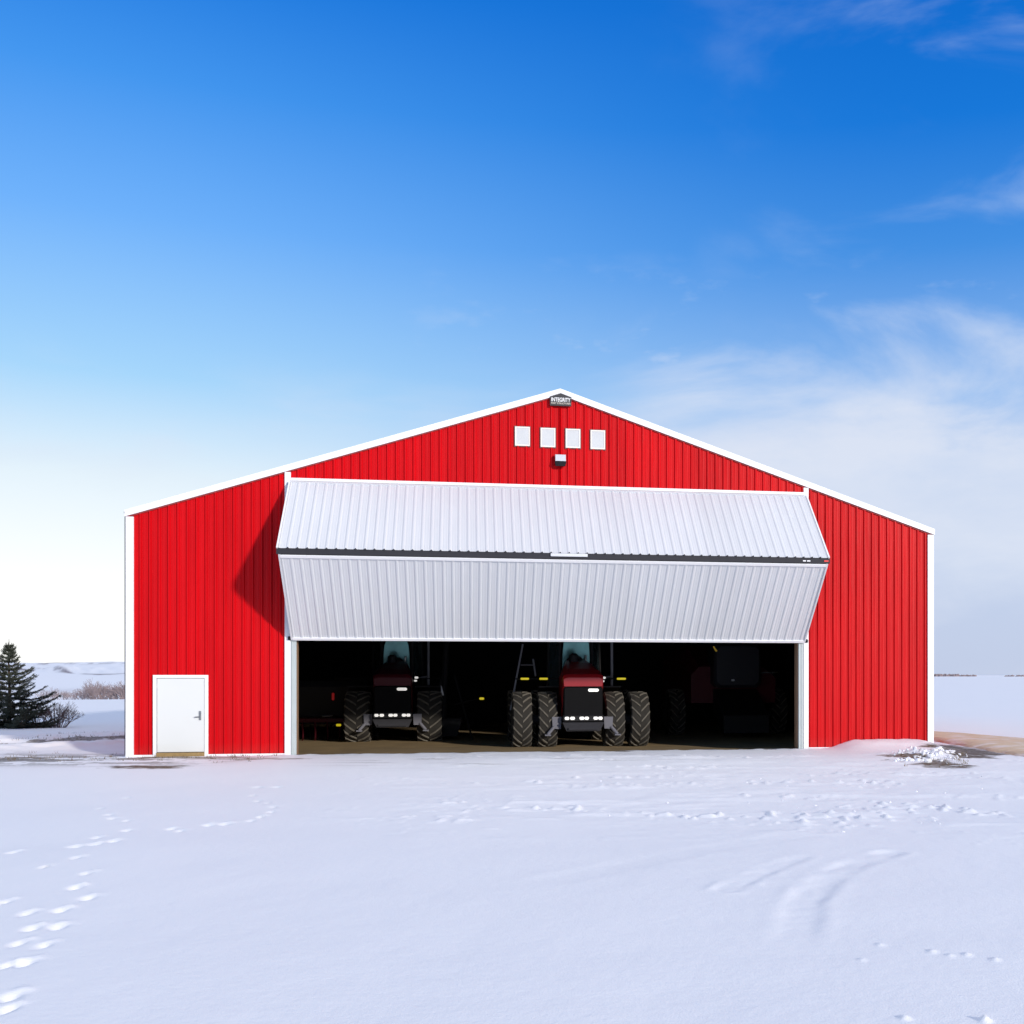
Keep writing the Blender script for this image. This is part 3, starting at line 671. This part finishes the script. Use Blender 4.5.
    w = MB(); w.tube((0.60, 0.0, 2.05), (0.70, -0.17, 2.15), 0.015); w.tube((0.70, -0.17, 2.15), (0.62, 0.0, 2.35), 0.012); w.build('mirror_arm', 'steel', T)
    return T
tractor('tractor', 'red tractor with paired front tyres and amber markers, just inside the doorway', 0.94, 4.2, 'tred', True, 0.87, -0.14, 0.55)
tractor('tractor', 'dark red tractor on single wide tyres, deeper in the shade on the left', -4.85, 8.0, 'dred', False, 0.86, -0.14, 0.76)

# harvester deep in the right of the shed
H = empty('harvester', at(6.6, 10.5, -0.1), TH); tag(H, 'dark red harvester standing in the dark right side of the shed', 'harvester')
w = MB(); w.loft([[(-1.2, -1.2, 1.2), (1.9, -1.2, 1.2), (1.9, -1.2, 2.1), (1.4, -1.2, 2.5), (-0.9, -1.2, 2.5), (-1.2, -1.2, 2.2)], [(-1.3, 1.0, 1.1), (2.0, 1.0, 1.1), (2.0, 1.0, 2.9), (1.5, 1.0, 3.3), (-1.0, 1.0, 3.3), (-1.3, 1.0, 2.9)], [(-1.3, 4.5, 1.1), (2.0, 4.5, 1.1), (2.0, 4.5, 2.7), (1.5, 4.5, 3.1), (-1.0, 4.5, 3.1), (-1.3, 4.5, 2.7)]]); hb = w.build('body', 'dred', H)
w = MB(); w.bevbox((-0.5, -1.9, 1.75), (1.2, -0.6, 3.3), 0.15); w.build('cab', mat('smoke_glass', (0.012, 0.014, 0.022), 0.5), H)
w = MB(); w.loft([[(-0.4, -3.0, 0.2), (1.2, -3.0, 0.2), (1.2, -3.0, 0.8), (-0.4, -3.0, 0.8)], [(-0.4, -1.2, 0.9), (1.2, -1.2, 0.9), (1.2, -1.2, 1.7), (-0.4, -1.2, 1.7)]]); w.build('feeder', 'black', H)
for s, x in ((-1, -1.55), (1, 2.25)): wheel(H, x, 0.2, 0.85, 0.55)
for s, x in ((-1, -1.2), (1, 1.9)): wheel(H, x, 3.9, 0.55, 0.4)
w = MB(); w.bevbox((0.1, -1.96, 1.98), (0.22, -1.92, 2.05), 0.02); w.build('bright_plate', 'lamp_grey', H)
w = MB(); w.tube((1.3, -1.4, 2.28), (1.95, -1.4, 2.30), 0.025); w.build('handrail', 'steel', H)

# seeder on the left
K = empty('seeder', at(-6.9, 9.0, -0.1), TH); tag(K, 'dark farm seeder with small red and yellow reflectors beside the left doorpost', 'seeder')
w = MB(); w.box((-1.5, -0.1, 0.62), (1.2, 0.05, 0.74)); w.box((-1.5, 1.0, 0.62), (1.2, 1.15, 0.74))
for x in np.arange(-1.4, 1.2, 0.4): w.box((x-0.04, 0.05, 0.63), (x+0.04, 1.0, 0.73)); w.tube((x, 0.0, 0.62), (x+0.05, -0.25, 0.15), 0.03); w.tube((x+0.05, -0.25, 0.15), (x, -0.05, 0.0), 0.03)
w.build('frame', 'dred', K)
w = MB(); w.loft([[(-1.3, 0.2, 0.8), (0.9, 0.2, 0.8), (0.9, 0.9, 0.8), (-1.3, 0.9, 0.8)], [(-1.5, 0.0, 1.8), (1.1, 0.0, 1.8), (1.1, 1.1, 1.8), (-1.5, 1.1, 1.8)], [(-1.4, 0.1, 2.0), (1.0, 0.1, 2.0), (1.0, 1.0, 2.0), (-1.4, 1.0, 2.0)]]); w.build('tank', 'black', K)
w = MB(); w.bevbox((-0.05, -0.05, 1.35), (0.03, -0.01, 1.6), 0.02); w.build('reflector', 'redref', K)
w = MB(); w.bevbox((0.10, -0.14, 0.48), (0.26, -0.11, 0.56), 0.02); w.build('reflector', 'amber', K)  # amber glow imitates the reflector catching light
w = MB(); w.tube((-0.35, -0.2, 0.82), (0.0, -0.2, 0.84), 0.022); w.build('drawbar', 'pole', K)
# utility vehicle pieces between the tractors: an upright auger
A = empty('auger', at(-2.9, 8.4, -0.1), TH); tag(A, 'dark upright grain auger with a yellow marker between the two tractors', 'auger')
w = MB(); w.tube((-0.4, 0, 0.3), (-0.25, 1.0, 4.2), 0.11, n=12); w.build('tube', 'black', A)
w = MB(); w.loft([[(-0.8, -0.3, 0.15), (0.1, -0.3, 0.15), (0.1, 0.4, 0.15), (-0.8, 0.4, 0.15)], [(-0.95, -0.45, 0.75), (0.25, -0.45, 0.75), (0.25, 0.55, 0.75), (-0.95, 0.55, 0.75)]]); w.build('hopper', 'black', A)
for a_, b_ in (((0.6, 0.3, 0.0), (0.0, 0.5, 2.2)), ((-0.9, 0.2, 0.0), (-0.4, 0.4, 2.2))):
    w = MB(); w.tube(a_, b_, 0.03); w.build('leg', 'black', A)
w = MB(); w.bevbox((0.83, -0.02, 1.36), (0.99, 0.02, 1.44), 0.02); w.build('marker', 'amber', A); w = MB(); w.tube((0.0, 0.1, 1.2), (0.84, 0.02, 1.4), 0.02); w.build('marker_arm', 'black', A)
w = MB(); w.loft([[(-0.42, -0.5, 1.52), (-0.34, -0.5, 1.52), (-0.34, -0.45, 1.52), (-0.42, -0.45, 1.52)], [(-0.44, -0.5, 1.85), (-0.42, -0.5, 1.85), (-0.42, -0.45, 1.85), (-0.44, -0.45, 1.85)]]); w.build('lever', 'lamp_grey', A)
# pull cord
R_ = empty('pull_cord', at(4.95, 3.0, 2.62), TH); tag(R_, 'yellow pull handle hanging in the dark top right of the doorway', 'cord')
w = MB(); w.tube((0, 0, 0.33), (0, 0, 3.3), 0.006, n=5); w.build('cord', 'black', R_)
w = MB(); w.tube((0.05, 0, 0.20), (-0.05, 0, 0.35), 0.03, 0.02); w.build('grip', 'yellow', R_)

# ------------------------------------------------------------------ snow lumps by the right corner
def lumps():
    rnd = random.Random(5); mb = MB()
    def ico():
        t = (1+5**.5)/2
        v = [(-1,t,0),(1,t,0),(-1,-t,0),(1,-t,0),(0,-1,t),(0,1,t),(0,-1,-t),(0,1,-t),(t,0,-1),(t,0,1),(-t,0,-1),(-t,0,1)]
        f = [(0,11,5),(0,5,1),(0,1,7),(0,7,10),(0,10,11),(1,5,9),(5,11,4),(11,10,2),(10,7,6),(7,1,8),(3,9,4),(3,4,2),(3,2,6),(3,6,8),(3,8,9),(4,9,5),(2,4,11),(6,2,10),(8,6,7),(9,8,1)]
        return [Vector(p).normalized() for p in v], f
    V0, F0 = ico(); spots = []
    for i in range(210):
        px = rnd.gauss(925, 20); py = rnd.gauss(757.0, 3.2)
        if not (880 < px < 972 and 749 < py < 766): continue
        s = rnd.choice((0.012, 0.015, 0.02, 0.025, 0.03, 0.04, 0.05, 0.07)) * (1.2 if 905 < px < 940 else 0.8)
        spots.append((*gp(px, py), s))
    for i in range(24):                # scattered crumbs over the yard
        px = rnd.uniform(600, 1020); py = rnd.uniform(775, 835); spots.append((*gp(px, py), rnd.uniform(0.010, 0.022)))
    xs = np.array([p[0] for p in spots]); ys = np.array([p[1] for p in spots]); zs = height(xs, ys)
    for (x, y, s), z in zip(spots, zs):
        R = Matrix.Rotation(rnd.uniform(0, 6), 3, 'Z') @ Matrix.Rotation(rnd.uniform(0, 6), 3, 'X')
        sc = Vector((rnd.uniform(.7, 1.5), rnd.uniform(.7, 1.3), rnd.uniform(.6, 1.0)))
        vs = []
        for p in V0:
            q = R @ p; q = Vector((q.x*sc.x, q.y*sc.y, q.z*sc.z))*s*rnd.uniform(0.7, 1.2)
            vs.append((x+q.x, y+q.y, z+s*0.35+q.z))
        mb.add(vs, F0)
    o = mb.build('snow_rubble', 'chunk'); tag(o, 'broken white snow lumps spilled by the right corner of the shed', 'snow', kind='stuff')
lumps()
# dry grass poking through the crust left of the barn
def grass():
    rnd = random.Random(9); mb = MB(); pts = []
    for i in range(420):
        k = rnd.random()
        if k < 0.45: x = rnd.uniform(-24, -10.5); y = 30.2+rnd.gauss(0, 0.7)
        elif k < 0.75:
            t = rnd.random(); x = -26+t*10.8+rnd.gauss(0, .25); y = 31.8+t*10.6+rnd.gauss(0, .25)
        elif k < 0.9:
            t = rnd.random(); x = -22+t*7+rnd.gauss(0, .2); y = 42.5+t*2.5+rnd.gauss(0, .2)
        else:
            a = gp(rnd.gauss(945, 18), rnd.gauss(760, 4)); x, y = a
        u, v = w2uv(x, y)
        if u > -11.3 and u < 10.9 and v > -0.2: continue
        pts.append((x, y))
    zs = height(np.array([p[0] for p in pts]), np.array([p[1] for p in pts]))
    for (x, y), z in zip(pts, zs):
        for b in range(5):
            a = rnd.uniform(0, 6.28); l = rnd.uniform(0.03, 0.10); dx, dy = math.cos(a)*0.04, math.sin(a)*0.04
            px, py = x+rnd.gauss(0, .05), y+rnd.gauss(0, .05)
            mb.add([(px-.006, py, z-.01), (px+.006, py, z-.01), (px+dx, py+dy, z+l)], [(0, 1, 2)])
    o = mb.build('dry_grass', 'straw'); tag(o, 'sparse dry straw blades poking through the thin snow crust', 'grass', kind='stuff')
grass()

# ------------------------------------------------------------------ spruce
def spruce():
    rnd = random.Random(21); H = 3.42; x, y = gp(9, 727.5); z = hz(x, y)
    T = empty('spruce_tree', (x, y, z)); tag(T, 'dark green spruce growing in the snow at the left edge of the picture', 'tree')
    t = MB(); n = 8
    for k in range(n):
        a, b = k/n, (k+1)/n
        t.tube((0.03*math.sin(a*5), 0, a*H), (0.03*math.sin(b*5), 0, b*H), 0.085*(1-a)+0.012, 0.085*(1-b)+0.010, 8)
    t.build('trunk', 'bark', T)
    c = MB()
    def brush(p, d, L, wd):            # a bottle-brush twig of needles
        d = d.normalized(); a = d.orthogonal().normalized(); b = d.cross(a)
        k = max(4, int(L/0.022))
        c.tube(p, p+d*L, 0.007, 0.003, 3)
        for i in range(k):
            s = (i+rnd.random())/k; q = p+d*(L*s); w_ = wd*(1-0.55*s)*rnd.uniform(.7, 1.25)
            for _ in range(3):
                an = rnd.uniform(0, 6.283); o = (a*math.cos(an)+b*math.sin(an))
                e = q+o*w_+d*w_*rnd.uniform(.5, 1.1); sd = d.cross(o)*0.011
                c.add([q-sd, q+sd, e], [(0, 1, 2)])
    zl = 0.10
    while zl < H-0.12:
        f = zl/H
        R = 2.3*(1-f)**1.2+0.05
        nb = 11 if f < 0.35 else (8 if f < .7 else 5)
        ph = rnd.uniform(0, 6.28)
        for i in range(nb):
            az = ph+i*6.283/nb+rnd.gauss(0, .16); L = R*rnd.uniform(.60, 1.12)
            if rnd.random() < 0.10: L *= 0.6
            rise0 = -0.20+0.50*f+rnd.gauss(0, .06); pts = []
            m = max(5, int(L/0.11))
            for j in range(m+1):
                s = j/m; rr = L*s
                zz = zl + rise0*rr + 0.26*L*s*s*s*(1-f*0.3)
                pts.append(Vector((math.cos(az)*rr, math.sin(az)*rr, max(zz, 0.05))))
            for p, q in zip(pts, pts[1:]): c.tube(p, q, 0.014*(1-0.6*f), n=4)
            for j in range(1, m+1):
                s = j/m; d = (pts[j]-pts[j-1]).normalized(); side = d.cross(Vector((0, 0, 1))).normalized()
                if s > 0.18:
                    for sg_ in (-1, 1):
                        ll = (0.19+0.42*L*0.5*(1-abs(s-0.45)))*rnd.uniform(.5, 1.1)*(1-s*0.45)
                        brush(pts[j], (d*0.75+side*sg_*rnd.uniform(.5, .95)+Vector((0, 0, rnd.uniform(-.28, .22)))), ll, 0.075)
                brush(pts[j-1], d+Vector((0, 0, .1)), (pts[j]-pts[j-1]).length*1.1, 0.085)
            brush(pts[-1], (pts[-1]-pts[-2])+Vector((0, 0, .03)), 0.14, 0.05)
        zl += rnd.uniform(0.15, 0.22)*(1.15-0.35*f)
    brush(Vector((0, 0, H-0.25)), Vector((0, 0, 1)), 0.36, 0.05)
    c.build('crown', 'needle', T)
spruce()
# long low limb of the spruce already inside crown; bare shrub beside it
def shrub_mesh(rnd, H, n, rad, thick, depth=4):
    mb = MB()
    def grow(p, d, L, r, k):
        q = p+d*L; mb.tube(p, q, r, r*0.7, 4)
        if k == 0: return
        for _ in range(rnd.choice((2, 3))):
            nd = (d+Vector((rnd.gauss(0, .38), rnd.gauss(0, .38), rnd.gauss(0.08, .22)))).normalized(); grow(q, nd, L*rnd.uniform(.6, .9), r*0.68, k-1)
    for i in range(n):
        a = rnd.uniform(0, 6.28); s = rnd.random()**.6
        d = Vector((math.cos(a)*s*0.9, math.sin(a)*s*0.9, 1)).normalized()
        grow(Vector((math.cos(a)*rad*s*.5, math.sin(a)*rad*s*.5, -0.03)), d, H*rnd.uniform(.24, .36), thick, depth)
    return mb
rnd = random.Random(3)
x, y = gp(58, 727); o = shrub_mesh(rnd, 0.98, 22, 0.55, 0.016).build('bare_shrub', 'twig'); o.location = (x, y, hz(x, y))
tag(o, 'leafless brown shrub right beside the dark spruce', 'shrub')
x, y = gp(38, 724); o = shrub_mesh(rnd, 0.85, 16, 0.5, 0.014).build('bare_shrub', 'twig'); o.location = (x, y, hz(x, y))
tag(o, 'leafless brown shrub partly hidden behind the spruce\'s right limbs', 'shrub')
bm_ = [shrub_mesh(rnd, 2.5, 12, 1.3, 0.040, 3).build('bare_bush', 'twig2') for _ in range(3)]
first = set()
i = 0
for px in list(np.linspace(46, 92, 9))+list(np.linspace(93, 138, 14)):
    Y = 150+rnd.uniform(-7, 8); X = (px-CX)/F*Y
    src = bm_[i % 3]
    if src.name in first: o = src.copy(); C.objects.link(o)
    else: o = src; first.add(src.name)
    s = rnd.uniform(.45, .75) if px < 92 else rnd.uniform(.75, 1.1)
    o.location = (X, Y, hz(X, Y)-0.05); o.scale = (s*1.25, s, s); o.rotation_euler = (0, 0, rnd.uniform(0, 6))
    tag(o, 'greyish leafless bush in the distant row between the spruce and the shed', 'bush', 'bare bushes in a distant row'); i += 1
# faint far shelterbelt on the right horizon
def belt():
    rnd = random.Random(14); mb = MB()
    for i in range(260):
        Y = 1150+rnd.uniform(-15, 15); px = rnd.uniform(930, 976) if i < 200 else rnd.uniform(1005, 1040); X = (px-CX)/F*Y; z = hz(X, Y)
        h = rnd.uniform(1.0, 2.6)*(1 if px < 960 else .7)
        mb.tube((X, Y, z-.2), (X+rnd.gauss(0, .6), Y, z+h), rnd.uniform(.8, 1.8), .3, 5)
    o = mb.build('distant_brush', 'twig2'); tag(o, 'thin dark line of brush on the far right horizon', 'brush', kind='stuff')
belt()

# ------------------------------------------------------------------ light and sky
sun_l = Vector((1.42, -P, 0.74))       # towards the sun, barn frame
sw = Vector((sun_l.x*CT - sun_l.y*ST, sun_l.x*ST + sun_l.y*CT, sun_l.z)).normalized()
EL = math.asin(sw.z)
sl_ = bpy.data.lights.new('sun', 'SUN'); sl_.energy = 3.4; sl_.angle = math.radians(3.0); sl_.color = (1.0, 0.93, 0.84)
so = bpy.data.objects.new('sun', sl_); C.objects.link(so); so.rotation_euler = sw.to_track_quat('Z', 'Y').to_euler(); so.location = (20, -20, 20)

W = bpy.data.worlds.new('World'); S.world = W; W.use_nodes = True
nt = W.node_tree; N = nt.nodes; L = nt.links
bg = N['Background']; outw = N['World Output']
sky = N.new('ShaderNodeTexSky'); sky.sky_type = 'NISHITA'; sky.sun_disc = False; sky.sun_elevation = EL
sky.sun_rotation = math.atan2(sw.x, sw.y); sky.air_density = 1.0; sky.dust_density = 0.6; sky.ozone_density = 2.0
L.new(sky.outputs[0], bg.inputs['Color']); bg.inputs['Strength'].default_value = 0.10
tc = N.new('ShaderNodeTexCoord'); sx = N.new('ShaderNodeSeparateXYZ'); L.new(tc.outputs['Generated'], sx.inputs[0])
def srgb(r, g, b): return tuple(((c/255)/12.92 if c/255 <= .04045 else ((c/255+.055)/1.055)**2.4) for c in (r, g, b))
def ramp(stops):
    r = N.new('ShaderNodeValToRGB'); e = r.color_ramp.elements; r.color_ramp.interpolation = 'EASE' if False else 'LINEAR'
    while len(e) < len(stops): e.new(0.5)
    for k, (p, c) in zip(e, stops): k.position = p; k.color = (*c, 1)
    L.new(sx.outputs['Z'], r.inputs[0]); return r.outputs['Color']
def mth(op, a, b=None, c=None, clamp=False):
    m = N.new('ShaderNodeMath'); m.operation = op; m.use_clamp = clamp
    for i, q in enumerate((a, b, c)):
        if q is None: continue
        if isinstance(q, (int, float)): m.inputs[i].default_value = q
        else: L.new(q, m.inputs[i])
    return m.outputs[0]
def rng(v, a, b, c=0.0, d=1.0, smooth=True):
    m = N.new('ShaderNodeMapRange'); m.interpolation_type = 'SMOOTHSTEP' if smooth else 'LINEAR'
    L.new(v, m.inputs['Value']); m.inputs['From Min'].default_value = a; m.inputs['From Max'].default_value = b; m.inputs['To Min'].default_value = c; m.inputs['To Max'].default_value = d
    return m.outputs[0]
def mixc(f, A, B):
    x = N.new('ShaderNodeMix'); x.data_type = 'RGBA'
    for k, val in (('Factor', f), ('A', A), ('B', B)):
        if isinstance(val, tuple): x.inputs[k].default_value = (*val, 1)
        elif isinstance(val, (int, float)): x.inputs[k].default_value = val
        else: L.new(val, x.inputs[k])
    return x.outputs['Result']
top = (0.80, 0.82, 0.89)  # unseen overhead sky, set pale to brighten the snow
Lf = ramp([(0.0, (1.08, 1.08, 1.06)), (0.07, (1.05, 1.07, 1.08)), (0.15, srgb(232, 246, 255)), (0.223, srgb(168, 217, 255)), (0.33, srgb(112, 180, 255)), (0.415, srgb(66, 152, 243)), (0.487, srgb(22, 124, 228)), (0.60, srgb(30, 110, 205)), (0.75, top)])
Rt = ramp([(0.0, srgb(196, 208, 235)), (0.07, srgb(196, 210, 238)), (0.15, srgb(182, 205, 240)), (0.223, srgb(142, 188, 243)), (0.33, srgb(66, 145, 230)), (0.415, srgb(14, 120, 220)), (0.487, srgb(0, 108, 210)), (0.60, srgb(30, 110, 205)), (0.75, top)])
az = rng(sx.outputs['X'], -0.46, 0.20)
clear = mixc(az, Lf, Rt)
# cirrus: stretched, warped noise in the sky
mp = N.new('ShaderNodeMapping'); mp.inputs['Scale'].default_value = (1.0, 0.5, 2.6); mp.inputs['Rotation'].default_value = (0, math.radians(-14), 0); mp.inputs['Location'].default_value = (1.35, 0.3, 0.75)
L.new(tc.outputs['Generated'], mp.inputs[0])
n1 = N.new('ShaderNodeTexNoise'); n1.inputs['Scale'].default_value = 4.2; n1.inputs['Detail'].default_value = 7; n1.inputs['Roughness'].default_value = 0.55; n1.inputs['Distortion'].default_value = 0.6
L.new(mp.outputs[0], n1.inputs['Vector'])
mpb = N.new('ShaderNodeMapping'); mpb.inputs['Scale'].default_value = (1.0, 1.0, 2.4); mpb.inputs['Location'].default_value = (3.3, 1.0, 0.4); L.new(tc.outputs['Generated'], mpb.inputs[0])
n2 = N.new('ShaderNodeTexNoise'); n2.inputs['Scale'].default_value = 9; n2.inputs['Detail'].default_value = 5; n2.inputs['Roughness'].default_value = 0.6
L.new(mpb.outputs[0], n2.inputs['Vector'])
z = sx.outputs['Z']; X_ = sx.outputs['X']
wisp = rng(n1.outputs['Fac'], 0.47, 0.78)
# coverage grows to the right and towards the low sky
cov = mth('MULTIPLY', rng(X_, -0.06, 0.26), 1.0)
hi = mth('MULTIPLY', mth('MULTIPLY', wisp, cov), 0.55)
# bank of pale cloud low on the right, its top at a slant
edge = mth('ADD', z, mth('MULTIPLY', mth('SUBTRACT', n1.outputs['Fac'], 0.5), 0.22))
bank = mth('MULTIPLY', rng(edge, 0.275, 0.20), rng(edge, 0.02, 0.12))
bank = mth('MULTIPLY', mth('MULTIPLY', bank, rng(X_, -0.13, 0.04)), mth('ADD', 0.42, mth('MULTIPLY', n2.outputs['Fac'], 0.9)))
puff = mth('MULTIPLY', mth('MULTIPLY', rng(n2.outputs['Fac'], 0.55, 0.72), mth('MULTIPLY', rng(z, 0.20, 0.26), rng(z, 0.34, 0.28))), mth('MULTIPLY', rng(X_, -0.28, -0.05), 0.40))
lw = mth('MULTIPLY', mth('MULTIPLY', rng(n1.outputs['Fac'], 0.45, 0.7), mth('MULTIPLY', rng(z, 0.10, 0.17), rng(z, 0.26, 0.19))), 0.35)
allc = mth('MAXIMUM', mth('MAXIMUM', hi, bank), mth('MAXIMUM', puff, lw), clamp=True)
cloudc = mixc(rng(z, 0.18, 0.40), srgb(222, 230, 247), srgb(196, 219, 250))
col = mixc(allc, clear, cloudc)
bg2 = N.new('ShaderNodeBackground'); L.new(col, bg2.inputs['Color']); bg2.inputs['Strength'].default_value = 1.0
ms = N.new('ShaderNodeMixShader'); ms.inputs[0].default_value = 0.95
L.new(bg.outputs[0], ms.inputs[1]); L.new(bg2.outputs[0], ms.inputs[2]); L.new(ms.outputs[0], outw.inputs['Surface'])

# ------------------------------------------------------------------ camera
cd = bpy.data.cameras.new('camera'); cam = bpy.data.objects.new('camera', cd); C.objects.link(cam)
cam.location = (0, 0, EYE); cam.rotation_euler = (math.radians(90), 0, 0)
cd.sensor_width = 36; cd.lens = F/1024*36; cd.shift_x = (512-CX)/1024; cd.shift_y = (CY-512)/1024
cd.clip_end = 20000; cd.clip_start = 0.1
S.camera = cam
S.render.resolution_x = 1024; S.render.resolution_y = 1024
S.view_settings.view_transform = 'Standard'; S.view_settings.look = 'None'; S.view_settings.gamma = 1; S.view_settings.exposure = 0.0
